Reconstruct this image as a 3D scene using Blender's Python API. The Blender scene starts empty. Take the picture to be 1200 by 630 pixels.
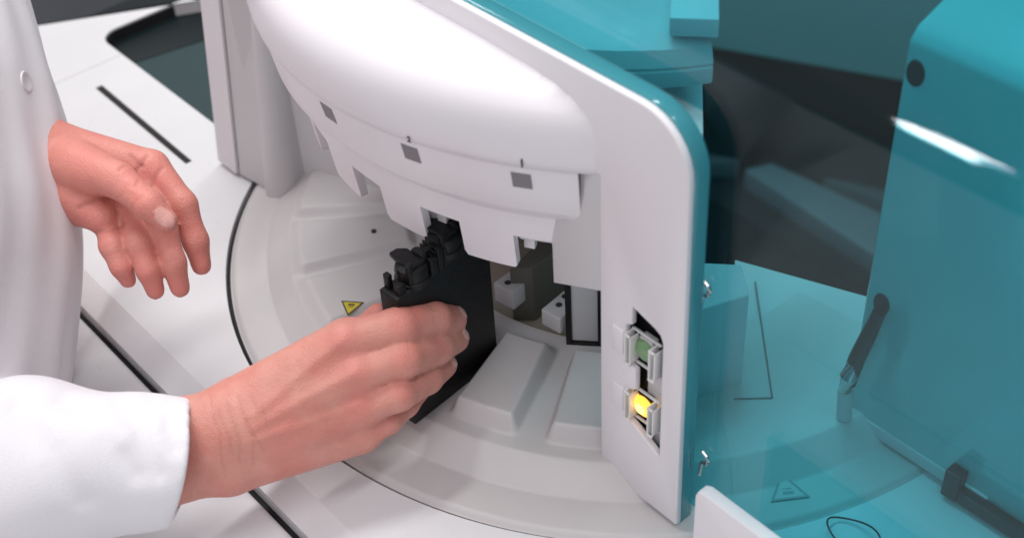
import bpy, bmesh, math, random
import numpy as np
from mathutils import Vector, Matrix

sc = bpy.context.scene
S = 0.01                                   # everything below is written in centimetres
random.seed(4)
rng = np.random.default_rng(7)

# ------------------------------------------------------------------ camera
# machine frame: x to the right along the machine's front, y into the machine, z up,
# origin on the deck at the centre of the round carousel
CAM = np.array([47.99, -49.36, 55.77])
f_px, CX, CY = 1546.0, 600.0, 315.0
pitch, roll = math.radians(41), math.radians(3.8895)
hx = np.array([-0.77629595, 0.63036860, 0.0])          # heading on the ground
F = hx * math.cos(pitch) + np.array([0, 0, -math.sin(pitch)])
ri = np.array([0.63036860, 0.77629595, 0.0])
up = np.cross(ri, F)
R = math.cos(roll) * ri - math.sin(roll) * up           # image right
D = -(math.sin(roll) * ri + math.cos(roll) * up)        # image down
cam_data = bpy.data.cameras.new('camera')
cam = bpy.data.objects.new('camera', cam_data)
sc.collection.objects.link(cam)
m = Matrix.Identity(4)
for i in range(3):
    m[i][0] = R[i]; m[i][1] = -D[i]; m[i][2] = -F[i]; m[i][3] = CAM[i] * S
cam.matrix_world = m
cam_data.sensor_width = 36.0
cam_data.lens = f_px / 1200 * 36
cam_data.clip_start = 0.02
cam_data.clip_end = 60
sc.camera = cam
cam_data.dof.use_dof = True
cam_data.dof.focus_distance = 0.72
cam_data.dof.aperture_fstop = 7

# ------------------------------------------------------------------ world and lamps
w = bpy.data.worlds.new('World'); sc.world = w; w.use_nodes = True
bg = w.node_tree.nodes['Background']
bg.inputs[0].default_value = (1.0, 0.955, 0.99, 1); bg.inputs[1].default_value = 0.41
sc.view_settings.view_transform = 'Standard'
sc.view_settings.look = 'None'
sc.view_settings.exposure = 0.0
sc.view_settings.gamma = 1.0


def lamp(name, loc, target, sx, sy, power, col=(1, 1, 1), aim=False):
    l = bpy.data.lights.new(name, 'AREA'); l.shape = 'RECTANGLE'
    l.size = sx; l.size_y = sy; l.energy = power; l.color = col
    o = bpy.data.objects.new(name, l); sc.collection.objects.link(o)
    o.location = loc
    o.rotation_euler = (0, math.atan2(loc[0] - target[0], loc[2] - target[2]), 0)      # local y stays along the machine's depth
    if aim: o.rotation_euler = (Vector(target) - Vector(loc)).to_track_quat('-Z', 'Y').to_euler()
    return o


for lx, pw in ((-1.75, 10), (-0.48, 27), (0.75, 9)):            # three ceiling tubes running front to back
    lamp('ceiling_tube', (lx, 0.1, 2.05), (lx * 0.4, 0.0, 0), 0.15, 1.4, pw, (1.0, 0.985, 0.975))
lamp('ceiling_panel', (0.75, -1.75, 2.1), (0, 0, 0), 1.2, 1.2, 17, (0.985, 0.96, 1.0), aim=True)

# ------------------------------------------------------------------ pixel helpers (authoring only)
def ray(px, py):
    return F + R * ((px - CX) / f_px) + D * ((py - CY) / f_px)
def Zp(px, py, z=0.0):
    r = ray(px, py); return CAM + r * ((z - CAM[2]) / r[2])
def Yp(px, py, y):
    r = ray(px, py); return CAM + r * ((y - CAM[1]) / r[1])
def C3(px, py, dep):                        # camera-frame point in cm
    return np.array([(px - CX) / f_px * dep, (py - CY) / f_px * dep, dep])
def cam2w(a):
    a = np.asarray(a, float)
    return CAM + a[..., 0:1] * R + a[..., 1:2] * D + a[..., 2:3] * F

# ------------------------------------------------------------------ materials
def mat(name, col, rough=0.45, spec=0.5, metal=0.0, coat=0.0, var=0.04, vscale=30, bump=0.0, bscale=400,
        sss=0.0, emit=None, estr=0.0):
    M = bpy.data.materials.new(name); M.use_nodes = True
    nt = M.node_tree; b = nt.nodes['Principled BSDF']
    b.inputs['Roughness'].default_value = rough
    b.inputs['Metallic'].default_value = metal
    b.inputs['Specular IOR Level'].default_value = spec
    b.inputs['Coat Weight'].default_value = coat
    b.inputs['Coat Roughness'].default_value = 0.08
    tc = nt.nodes.new('ShaderNodeTexCoord')
    n = nt.nodes.new('ShaderNodeTexNoise'); n.inputs['Scale'].default_value = vscale
    n.inputs['Detail'].default_value = 5
    nt.links.new(tc.outputs['Object'], n.inputs['Vector'])
    mx = nt.nodes.new('ShaderNodeMix'); mx.data_type = 'RGBA'
    mx.inputs[6].default_value = tuple(c * (1 - var) for c in col) + (1,)
    mx.inputs[7].default_value = tuple(min(1, c * (1 + var)) for c in col) + (1,)
    nt.links.new(n.outputs['Fac'], mx.inputs[0])
    nt.links.new(mx.outputs[2], b.inputs['Base Color'])
    if bump:
        n2 = nt.nodes.new('ShaderNodeTexNoise'); n2.inputs['Scale'].default_value = bscale
        n2.inputs['Detail'].default_value = 4
        nt.links.new(tc.outputs['Object'], n2.inputs['Vector'])
        bp = nt.nodes.new('ShaderNodeBump'); bp.inputs['Strength'].default_value = bump
        bp.inputs['Distance'].default_value = 0.0006
        nt.links.new(n2.outputs['Fac'], bp.inputs['Height'])
        nt.links.new(bp.outputs['Normal'], b.inputs['Normal'])
    if sss:
        b.inputs['Subsurface Weight'].default_value = sss
        b.inputs['Subsurface Radius'].default_value = (1.0, 0.35, 0.2)
        b.inputs['Subsurface Scale'].default_value = 0.004
    if emit:
        b.inputs['Emission Color'].default_value = emit + (1,)
        b.inputs['Emission Strength'].default_value = estr
    return M


WHITE = mat('white_plastic', (0.79, 0.768, 0.80), 0.38, bump=0.05, bscale=900, var=0.015)
DECKW = mat('deck_plastic', (0.74, 0.74, 0.76), 0.33, bump=0.04, bscale=700, var=0.02)
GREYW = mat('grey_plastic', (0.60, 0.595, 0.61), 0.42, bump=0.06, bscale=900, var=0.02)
CARO = mat('carousel_plastic', (0.57, 0.55, 0.55), 0.42, bump=0.08, bscale=900, var=0.02)
LABEL = mat('bay_label_grey', (0.20, 0.195, 0.21), 0.5)
INK = mat('ink', (0.03, 0.03, 0.035), 0.5)
BLACK = mat('black_plastic', (0.006, 0.006, 0.007), 0.42, spec=0.3, bump=0.25, bscale=500)
GAP = mat('dark_gap', (0.01, 0.01, 0.012), 0.7)
BEIGE = mat('beige_metal', (0.33, 0.29, 0.24), 0.5)
OLIVE = mat('olive_rail', (0.13, 0.125, 0.105), 0.55)
STEEL = mat('steel', (0.62, 0.62, 0.62), 0.25, metal=1.0)
DARKST = mat('dark_steel', (0.05, 0.055, 0.06), 0.3, metal=0.6)
TEAL = mat('teal_panel', (0.19, 0.58, 0.61), 0.3, coat=1.0, var=0.03)
TEAL.node_tree.nodes['Principled BSDF'].inputs['Coat Roughness'].default_value = 0.04
TEALEDGE = mat('teal_acrylic_edge', (0.10, 0.46, 0.54), 0.12, coat=0.6, var=0.05)
TEALEDGE.node_tree.nodes['Principled BSDF'].inputs['Transmission Weight'].default_value = 0.45
TEALEDGE.node_tree.nodes['Principled BSDF'].inputs['IOR'].default_value = 1.2
RECSHADE = mat('recess_shade_black', (0.006, 0.012, 0.014), 0.4, spec=0.2)
DARKTEAL = mat('dark_teal_tray', (0.014, 0.042, 0.047), 0.5)
FLOOR = mat('floor_dark', (0.055, 0.062, 0.074), 0.45, var=0.75, vscale=2.2)  # strong mottling stands in for blurred reflections seen over the floor
YELLOW = mat('warning_yellow', (0.62, 0.50, 0.03), 0.45)
CLEARP = mat('clear_frame', (0.75, 0.75, 0.74), 0.15, coat=0.5)
LENSG = mat('green_lens', (0.16, 0.30, 0.14), 0.25, coat=0.4)
LENSO = mat('orange_lens', (0.9, 0.42, 0.03), 0.3, emit=(1.0, 0.50, 0.06), estr=1.5)
LENSH = mat('orange_lens_core', (1.0, 0.75, 0.2), 0.3, emit=(1.0, 0.72, 0.22), estr=1.6)
CABLE = mat('cable_red', (0.25, 0.04, 0.04), 0.4)
CABIN = mat('cabinet_teal', (0.22, 0.42, 0.44), 0.5)

for M_ in (WHITE, DECKW, CARO, GREYW):
    t_ = M_.node_tree; b_ = t_.nodes['Principled BSDF']
    n_ = t_.nodes.new('ShaderNodeTexNoise'); n_.inputs['Scale'].default_value = 18; n_.inputs['Detail'].default_value = 8; n_.inputs['Roughness'].default_value = 0.7
    c_ = t_.nodes.new('ShaderNodeTexCoord'); t_.links.new(c_.outputs['Object'], n_.inputs['Vector'])
    r_ = t_.nodes.new('ShaderNodeMapRange'); r_.inputs[1].default_value = 0.3; r_.inputs[2].default_value = 0.7
    r_.inputs[3].default_value = b_.inputs['Roughness'].default_value - 0.1; r_.inputs[4].default_value = b_.inputs['Roughness'].default_value + 0.14
    t_.links.new(n_.outputs['Fac'], r_.inputs[0]); t_.links.new(r_.outputs[0], b_.inputs['Roughness'])

# transparent teal acrylic: a tinted clear sheet with fresnel reflections
def acrylic(name, tint):
    M = bpy.data.materials.new(name); M.use_nodes = True
    nt = M.node_tree; nt.nodes.clear()
    out = nt.nodes.new('ShaderNodeOutputMaterial')
    tr = nt.nodes.new('ShaderNodeBsdfTransparent')
    gl = nt.nodes.new('ShaderNodeBsdfGlossy'); gl.inputs['Roughness'].default_value = 0.03
    lw = nt.nodes.new('ShaderNodeLayerWeight'); lw.inputs['Blend'].default_value = 0.5
    pw = nt.nodes.new('ShaderNodeMath'); pw.operation = 'POWER'; pw.inputs[1].default_value = 5.0
    fr = nt.nodes.new('ShaderNodeMath'); fr.operation = 'MULTIPLY_ADD'
    fr.inputs[1].default_value = 0.6; fr.inputs[2].default_value = 0.033; fr.use_clamp = True
    nt.links.new(lw.outputs['Facing'], pw.inputs[0]); nt.links.new(pw.outputs[0], fr.inputs[0])
    tc = nt.nodes.new('ShaderNodeTexCoord')
    n = nt.nodes.new('ShaderNodeTexNoise'); n.inputs['Scale'].default_value = 9
    nt.links.new(tc.outputs['Object'], n.inputs['Vector'])
    mx0 = nt.nodes.new('ShaderNodeMix'); mx0.data_type = 'RGBA'
    mx0.inputs[6].default_value = tuple(c * 0.97 for c in tint) + (1,)
    mx0.inputs[7].default_value = tuple(min(1, c * 1.03) for c in tint) + (1,)
    nt.links.new(n.outputs['Fac'], mx0.inputs[0])
    nt.links.new(mx0.outputs[2], tr.inputs['Color'])
    mx = nt.nodes.new('ShaderNodeMixShader')
    nt.links.new(fr.outputs[0], mx.inputs[0])
    nt.links.new(tr.outputs[0], mx.inputs[1]); nt.links.new(gl.outputs[0], mx.inputs[2])
    nt.links.new(mx.outputs[0], out.inputs['Surface'])
    return M


ACRYL = acrylic('teal_acrylic', (0.525, 0.83, 0.868))     # per face; the sheet has two faces

# ------------------------------------------------------------------ object helpers
def finish(name, verts, faces, material, parent=None, smooth=35, mats=None, fmat=None):
    me = bpy.data.meshes.new(name)
    me.from_pydata([tuple(float(c) * S for c in v) for v in verts], [], [tuple(int(i) for i in f) for f in faces])
    me.update()
    bm = bmesh.new(); bm.from_mesh(me)
    bmesh.ops.recalc_face_normals(bm, faces=bm.faces)
    bm.to_mesh(me); bm.free()
    return link(name, me, material, parent, smooth, mats, fmat)


def link(name, me, material, parent=None, smooth=35, mats=None, fmat=None):
    if mats:
        for q in mats: me.materials.append(q)
        if fmat is not None: me.polygons.foreach_set('material_index', fmat)
    else:
        me.materials.append(material)
    if smooth:
        me.shade_smooth()
        me.set_sharp_from_angle(angle=math.radians(smooth))
    o = bpy.data.objects.new(name, me); sc.collection.objects.link(o)
    if parent: o.parent = parent
    return o


class MB:
    """collects shapes (in cm) and links them as one mesh object"""
    def __init__(self): self.bm = bmesh.new()
    def _add(self, b2):
        me = bpy.data.meshes.new('t'); b2.to_mesh(me); self.bm.from_mesh(me); bpy.data.meshes.remove(me); b2.free()
    def prism(self, pts, ext, bev=0.0, seg=3):
        """closed polygon of 3-D points pushed along ext"""
        b = bmesh.new()
        v = [b.verts.new(tuple(p)) for p in pts]
        fc = b.faces.new(v)
        r = bmesh.ops.extrude_face_region(b, geom=[fc])
        bmesh.ops.translate(b, verts=[g for g in r['geom'] if isinstance(g, bmesh.types.BMVert)], vec=Vector(ext))
        bmesh.ops.recalc_face_normals(b, faces=b.faces)
        if bev:
            ed = [e for e in b.edges if len(e.link_faces) == 2 and e.calc_face_angle(0) > 0.6]
            bmesh.ops.bevel(b, geom=ed, offset=bev, segments=seg, profile=0.5, affect='EDGES')
        self._add(b); return self
    def box(self, x0, x1, y0, y1, z0, z1, bev=0.0, rot=0.0, seg=3):
        c = np.array([(x0 + x1) / 2, (y0 + y1) / 2]); ca, sa = math.cos(rot), math.sin(rot)
        P = []
        for x, y in ((x0, y0), (x1, y0), (x1, y1), (x0, y1)):
            dx, dy = x - c[0], y - c[1]
            P.append((c[0] + ca * dx - sa * dy, c[1] + sa * dx + ca * dy, z0))
        return self.prism(P, (0, 0, z1 - z0), bev, seg)
    def tube(self, pts, rad, n=12, caps=True):
        pts = [Vector(tuple(p)) for p in pts]
        rads = rad if isinstance(rad, (list, tuple)) else [rad] * len(pts)
        b = bmesh.new(); rings = []
        up0 = Vector((0, 0, 1))
        for i, p in enumerate(pts):
            t = (pts[min(i + 1, len(pts) - 1)] - pts[max(i - 1, 0)]).normalized()
            a = t.cross(up0)
            if a.length < 0.05: a = t.cross(Vector((0, 1, 0)))
            a.normalize(); c = t.cross(a)
            rings.append([b.verts.new(p + (a * math.cos(2 * math.pi * k / n) + c * math.sin(2 * math.pi * k / n)) * rads[i]) for k in range(n)])
        for i in range(len(rings) - 1):
            for k in range(n):
                b.faces.new((rings[i][k], rings[i][(k + 1) % n], rings[i + 1][(k + 1) % n], rings[i + 1][k]))
        if caps:
            b.faces.new(rings[0]); b.faces.new(rings[-1])
        bmesh.ops.recalc_face_normals(b, faces=b.faces)
        self._add(b); return self
    def lathe(self, prof, c=(0, 0), n=48, axis=None, a0=0.0, a1=360.0):
        """(r, z) profile turned about a vertical axis at c"""
        b = bmesh.new(); full = abs(a1 - a0) >= 359.9
        cnt = n if full else n + 1
        rings = []
        for k in range(cnt):
            t = math.radians(a0 + (a1 - a0) * k / n)
            rings.append([b.verts.new((c[0] + r * math.cos(t), c[1] + r * math.sin(t), z)) for r, z in prof])
        for k in range(n):
            A, B = rings[k], rings[(k + 1) % cnt]
            for i in range(len(prof) - 1):
                b.faces.new((A[i], B[i], B[i + 1], A[i + 1]))
        bmesh.ops.remove_doubles(b, verts=b.verts, dist=1e-5)
        bmesh.ops.recalc_face_normals(b, faces=b.faces)
        self._add(b); return self
    def build(self, name, material, parent=None, smooth=35):
        bmesh.ops.scale(self.bm, vec=Vector((S, S, S)), verts=self.bm.verts)
        me = bpy.data.meshes.new(name); self.bm.to_mesh(me); self.bm.free()
        return link(name, me, material, parent, smooth)


def thing(name, label, cat, loc=(0, 0, 0), group=None):
    o = bpy.data.objects.new(name, None); sc.collection.objects.link(o)
    o.empty_display_size = 0.02
    o['label'] = label; o['category'] = cat
    if group: o['group'] = group
    return o


def tag(o, label, cat, group=None):
    o['label'] = label; o['category'] = cat
    if group: o['group'] = group
    return o


def holed(name, outer, holes, z, depth, material, parent):
    """flat sheet with holes whose walls go down by depth (cm)"""
    b = bmesh.new(); edges = []; loops = []
    for lp in [outer] + holes:
        vs = [b.verts.new((p[0], p[1], z)) for p in lp]
        loops.append(vs)
        edges += [b.edges.new((vs[i], vs[(i + 1) % len(vs)])) for i in range(len(vs))]
    bmesh.ops.triangle_fill(b, use_beauty=True, use_dissolve=False, edges=edges, normal=(0, 0, 1))
    for vs in loops:
        lo = [b.verts.new((v.co.x, v.co.y, z - depth)) for v in vs]
        for i in range(len(vs)):
            j = (i + 1) % len(vs)
            b.faces.new((vs[i], vs[j], lo[j], lo[i]))
    bmesh.ops.recalc_face_normals(b, faces=b.faces)
    me = bpy.data.meshes.new(name)
    bmesh.ops.scale(b, vec=Vector((S, S, S)), verts=b.verts)
    b.to_mesh(me); b.free()
    return link(name, me, material, parent, 30)


def circ(r, n=160, c=(0, 0)):
    return [(c[0] + r * math.cos(2 * math.pi * k / n), c[1] + r * math.sin(2 * math.pi * k / n)) for k in range(n)]


def rrect(x0, x1, y0, y1, r, n=6):
    out = []
    for cx_, cy_, a in ((x1 - r, y1 - r, 0), (x0 + r, y1 - r, 90), (x0 + r, y0 + r, 180), (x1 - r, y0 + r, 270)):
        for k in range(n + 1):
            t = math.radians(a + 90 * k / n); out.append((cx_ + r * math.cos(t), cy_ + r * math.sin(t)))
    return out


def ss(a, b, x):
    t = np.clip((x - a) / (b - a), 0, 1); return t * t * (3 - 2 * t)

# ================================================================== the setting: floor
fl = MB().box(-700, 300, -300, 700, -95, -85).build('floor', FLOOR)
fl['kind'] = 'structure'

# ================================================================== the analyser
AN = thing('analyser', 'white laboratory analyser with round hooded carousel, numbered bays and teal see-through cover', 'analyser')

# ---- deck
deck_outer = [(-60.5, -29.0), (70, -29.0), (70, 9.5), (26.0, 8.9)]
for k in range(105):
    a = math.radians(18 - 2 * k); deck_outer.append((26.82 * math.cos(a) - 0.2, 26.82 * math.sin(a) + 0.06))
deck_outer += [(-40.8, 7.2)]
window = rrect(-48.4, -28.0, -13.8, -4.6, 1.7)
slit = [(-41.3, -17.80), (-27.2, -18.0), (-27.2, -17.48), (-41.3, -17.22)]
holed('deck', deck_outer, [window, slit], 0.0, 1.6, DECKW, AN)
# sloped front strip of the deck
finish('deck_front_strip', [(-60.5, -29.0, 0), (70, -29.0, 0), (70, -30.6, -0.75), (-60.5, -30.6, -0.75), (-60.5, -30.62, -2), (70, -30.62, -2)],
       [(0, 1, 2, 3), (3, 2, 5, 4)], DECKW, AN)
MB().box(-62, 70, -31.4, -26.8, -2.2, -1.7).build('seam_backing', GAP, AN)
MB().prism([(-62, -31.05, -1.0), (-62, -60, -2.2), (-62, -60, -40), (-62, -31.05, -40)], (132, 0, 0), 0.35).build('front_lower_panel', DECKW, AN)
MB().box(-41.8, -26.8, -18.1, -17.0, -0.5, -0.12).build('slit_backing', GAP, AN)
# recessed dark window in the deck
MB().box(-54, -27, -15, -1, -1.5, -1.2).build('recess_tray', DARKTEAL, AN)
p0, p1 = Zp(160, 72, -1.1), Zp(240, 46, -1.1)
MB().prism([(-54, -15, -1.19), (p0[0] + (p0[0] - p1[0]) * .3, p0[1] + (p0[1] - p1[1]) * .3, -1.19), (p1[0] + (p1[0] - p0[0]) * .8, p1[1] + (p1[1] - p0[1]) * .8, -1.19), (-54, -1, -1.19)], (0, 0, .06), 0.02).build('recess_shade', RECSHADE, AN)  # black sheet on the tray: shade in the recess put in as colour
lin = rrect(-48.3, -27.9, -13.7, -4.5, 1.65)
finish('recess_liner', [(x, y, -0.12) for x, y in lin] + [(x, y, -2.9) for x, y in lin], [(i, (i + 1) % len(lin), len(lin) + (i + 1) % len(lin), len(lin) + i) for i in range(len(lin))], GAP, AN, 0)
# fine joint between deck plates on the left
MB().box(-44.3, -44.15, -29, -13.9, -0.05, 0.012, 0).build('deck_joint', GREYW, AN)

# ---- carousel: one turned, ribbed surface
def carousel():
    th0, th1 = -192.0, 4.0
    th = np.radians(np.arange(th0, th1 + 0.01, 0.25))
    rr = np.concatenate([np.arange(13.4, 26.2, 0.1), np.array([26.2, 26.32, 26.42, 26.5, 26.55, 26.56, 26.57])])
    T, Rr = np.meshgrid(th, rr, indexing='ij')
    Z = 1.55 - 1.30 * np.clip((Rr - 22.55) / 1.55, 0, 1)
    Z -= 0.30 * ss(26.1, 26.55, Rr) ** 1.5
    deg = np.degrees(T)
    # raised pads between the channels on the right half
    for k in range(0, 3):
        c = -83.2 + 15.5 * k
        if c > -45: continue
        off = (deg - c) * math.pi / 180 * Rr
        half = 0.35 + 0.080 * Rr
        pad = (1 - ss(half - 0.45, half + 0.12, np.abs(off))) * ss(14.4, 15.9, Rr) * (1 - ss(21.05, 21.7, Rr))
        Z += 1.55 * pad * (0.75 + 0.25 * ss(21, 15, Rr))
    # lower, wider pads with grooves on the left half
    for k in range(0, 6):
        c = -106.8 - 15.3 * k
        off = (deg - c) * math.pi / 180 * Rr
        half = 0.1334 * Rr - 0.28
        pad = (1 - ss(half - 0.55, half + 0.15, np.abs(off))) * (1 - ss(21.6, 22.6, Rr)) * ss(14.2, 15, Rr)
        Z += 0.62 * pad
    # shallow dish at the far left rim
    Z += 0.35 * ss(-112, -128, deg) * ss(22.6, 24.2, Rr) * (1 - ss(24.2, 25.9, Rr))
    Z[:, -1] = -1.4
    n, m_ = T.shape
    V = np.stack([Rr * np.cos(T), Rr * np.sin(T), Z], -1).reshape(-1, 3)
    i = np.arange(n - 1)[:, None] * m_ + np.arange(m_ - 1)[None]
    fcs = np.stack([i, i + m_, i + m_ + 1, i + 1], -1).reshape(-1, 4)
    return finish('carousel', V, fcs, CARO, AN, 50)
CAR = carousel()
MB().lathe([(26.0, -0.5), (27.4, -0.5)], n=160, a0=-195, a1=17).build('groove_backing', GAP, AN)
# warning triangles on the ring
def triangle(px, py, z, size, name='warning_label'):
    c = Zp(px, py, z); a = math.atan2(c[1], c[0])
    er = np.array([math.cos(a), math.sin(a), 0]); et = np.array([-math.sin(a), math.cos(a), 0])
    er2 = np.array([0.25, 0.97, 0]); et2 = np.array([0.97, -0.25, 0])
    return c, er, et
def warn(c, e1, e2, size, parent, col, markm=INK):
    h = size * 0.87
    P = [c - e1 * size / 2 + e2 * h * 0.4, c + e1 * size / 2 + e2 * h * 0.4, c - e2 * h * 0.6]
    lab = MB(); lab.prism(P, (0, 0, 0.03)); o = lab.build('warning_label', col, parent, 0)
    ce = sum(P) / 3
    fr = MB()
    q = [ce + (p - ce) * 0.80 for p in P]
    for i in range(3):
        a, b = P[i], P[(i + 1) % 3]; a2, b2 = q[i], q[(i + 1) % 3]
        fr.prism([a + [0, 0, .032], b + [0, 0, .032], b2 + [0, 0, .032], a2 + [0, 0, .032]], (0, 0, 0.01))
    # the mark inside: a hand with a stroke across
    fr.prism([ce + e1 * -0.16 * size + e2 * 0.13 * size + [0, 0, .032], ce + e1 * 0.12 * size + e2 * 0.14 * size + [0, 0, .032],
              ce + e1 * 0.15 * size + e2 * 0.05 * size + [0, 0, .032], ce + e1 * -0.12 * size + e2 * 0.03 * size + [0, 0, .032]], (0, 0, .012))
    fr.prism([ce + e1 * -0.17 * size + e2 * -0.05 * size + [0, 0, .032], ce + e1 * 0.10 * size + e2 * -0.02 * size + [0, 0, .032],
              ce + e1 * 0.10 * size + e2 * -0.07 * size + [0, 0, .032]], (0, 0, .012))
    fr.build('warning_mark', markm, o, 0)
    return o
c = Zp(411, 360, 2.19)
e1 = Zp(426, 357, 2.2) - Zp(396, 355, 2.2); e1 /= np.linalg.norm(e1)
e2 = np.array([-e1[1], e1[0], 0.0])
warn(c + [0, 0, 0.0], e1, e2, 1.45, CAR, YELLOW)
c = Zp(925, 574, 0.32); c[2] = 0.315
e1 = Zp(948, 580, .3) - Zp(898, 586, .3); e1 /= np.linalg.norm(e1)
e2 = -np.array([-e1[1], e1[0], 0.0])
c = Zp(922, 572, 0.31)
warn(c, e1, e2, 2.1, CAR, CARO, mat('faint_mark', (0.36, 0.36, 0.37), 0.5))
# small screw on the carousel
p = Zp(438, 271, 2.2)
MB().lathe([(0.0, p[2] + .08), (.16, p[2] + .08), (.18, p[2] - .1)], c=p[:2], n=16).build('screw', INK, CAR)

# ---- hood: curved fascia, domed top, notched skirt
def sweep(prof, a0, a1, step, ymax, name, material, parent, smooth=50):
    th = np.radians(np.arange(a0, a1 + 1e-6, step))
    V = []; n = len(prof)
    for t in th:
        lim = -ymax / max(1e-3, -math.sin(t))
        for r, z in prof:
            q = max(r, lim); V.append((q * math.cos(t), q * math.sin(t), z))
    fc = []
    for i in range(len(th) - 1):
        for j in range(n - 1):
            fc.append((i * n + j, (i + 1) * n + j, (i + 1) * n + j + 1, i * n + j + 1))
    return finish(name, V, fc, material, parent, smooth)
dome = [(20.2, 20.02), (21.60, 20.02), (21.72, 20.12), (21.84, 20.6), (21.88, 21.2), (21.86, 21.9), (21.76, 22.5), (21.52, 23.05),
        (21.1, 23.5), (20.5, 23.8), (19.7, 23.98), (18.6, 24.08), (16.5, 24.15), (15, 24.2), (12, 24.25)]
HD = sweep(dome, -134, -46, 0.5, -16.5, 'hood', WHITE, AN)
fasc = [(19.2, 15.95), (20.05, 15.98), (20.15, 16.05), (20.98, 17.02), (21.05, 17.15), (21.3, 18.6), (21.58, 20.0), (20.4, 20.01)]
sweep(fasc, -132, -51.6, 0.5, -16.4, 'fascia', WHITE, AN, 22)
# end cheek of the fascia
t = math.radians(-51.6)
finish('fascia_cheek', [(r * math.cos(t), r * math.sin(t), z) for r, z in [(16, 15.95), (20.15, 15.98), (20.95, 16.95), (21.05, 17.15), (21.58, 20.0), (16, 20.0)]],
       [(0, 1, 2, 3, 4, 5)], WHITE, AN, 0)

def skirt():
    cols = [(-133.5, 12.0)]
    for b in (-121, -105.5, -90.2, -74.7, -59.0):
        h = 3.55
        cols += [(b - h - 0.35, 12.0), (b - h, 12.15), (b - h + 0.02, 14.35), (b + h - 0.02, 14.35), (b + h, 12.3), (b + h + 0.45, 12.0)]
    cols = [c_ for c_ in cols if c_[0] < -54] + [(-53.4, 12.6), (-53.35, 12.6)]
    out = []
    for i in range(len(cols) - 1):
        (a, za), (b, zb) = cols[i], cols[i + 1]
        k = max(1, int(abs(b - a) / 0.6))
        for j in range(k): out.append((a + (b - a) * j / k, za + (zb - za) * j / k))
    out.append(cols[-1])
    V = []; fc = []
    for a, zb in out:
        t = math.radians(a)
        ro = lambda z: 19.55 + (z - 12) * 0.13
        for r, z in ((ro(16.02), 16.02), (ro(zb), zb), (ro(zb) - 0.45, zb), (19.45, 16.02)):
            V.append((r * math.cos(t), r * math.sin(t), z))
    for i in range(len(out) - 1):
        for j in range(4):
            j2 = (j + 1) % 4
            fc.append((i * 4 + j, i * 4 + j2, i * 4 + 4 + j2, i * 4 + 4 + j))
    fc.append((0, 1, 2, 3)); e = (len(out) - 1) * 4; fc.append((e + 3, e + 2, e + 1, e))
    return finish('skirt', V, fc, WHITE, AN, 20)
skirt()
MB().lathe([(8, 14.7), (19.1, 14.7), (19.1, 16.0)], n=60, a0=-140, a1=-45).build('hood_underside', WHITE, AN)
# white guide lips just inside each notch
for k, b in enumerate((-105.5, -90.2, -74.7, -59.0)):
    t = math.radians(b)
    o = MB()
    for dt in (-1, 1):
        tt = math.radians(b + dt * 3.3)
        o.prism([(18.75 * math.cos(tt) , 18.75 * math.sin(tt), 13.2), (17.2 * math.cos(tt), 17.2 * math.sin(tt), 13.2),
                 (17.2 * math.cos(tt), 17.2 * math.sin(tt), 15), (18.75 * math.cos(tt), 18.75 * math.sin(tt), 15)],
                (-0.18 * math.sin(tt) * dt, 0.18 * math.cos(tt) * dt, 0), 0.03)
    def ring_piece(d0, d1, r0, r1, z0_, z1_):
        A_ = [math.radians(b + d0), math.radians(b + d1)]
        o.prism([(r0 * math.cos(A_[0]), r0 * math.sin(A_[0]), z0_), (r0 * math.cos(A_[1]), r0 * math.sin(A_[1]), z0_),
                 (r1 * math.cos(A_[1]), r1 * math.sin(A_[1]), z0_), (r1 * math.cos(A_[0]), r1 * math.sin(A_[0]), z0_)], (0, 0, z1_ - z0_), 0.05)
    ring_piece(-3.45, 3.45, 18.7, 19.2, 13.65, 14.6)
    ring_piece(-3.3, -1.5, 18.3, 18.75, 12.7, 14.6)
    ring_piece(2.5, 3.4, 18.3, 18.75, 12.5, 14.6)
    o.build('notch_guide', WHITE, AN)

def on_fascia(deg, z, off=0.0):
    t = math.radians(deg); r = float(np.interp(z, [17.15, 18.6, 19.97], [21.05, 21.3, 21.58])) + off
    return np.array([r * math.cos(t), r * math.sin(t), z])
for k, (lx, ly) in enumerate(((611, 212), (485, 176.5), (392, 128))):
    p = Zp(lx, ly, 19.15); b = math.degrees(math.atan2(p[1], p[0]))
    P = [on_fascia(b + a, z, -0.05) for a, z in ((-1.28, 18.65), (1.28, 18.65), (1.28, 19.62), (-1.28, 19.62))]
    nrm = np.array([math.cos(math.radians(b)), math.sin(math.radians(b)), -0.2]) * 0.075
    MB().prism(P, nrm).build('bay_label', LABEL, HD, 0)

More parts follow.
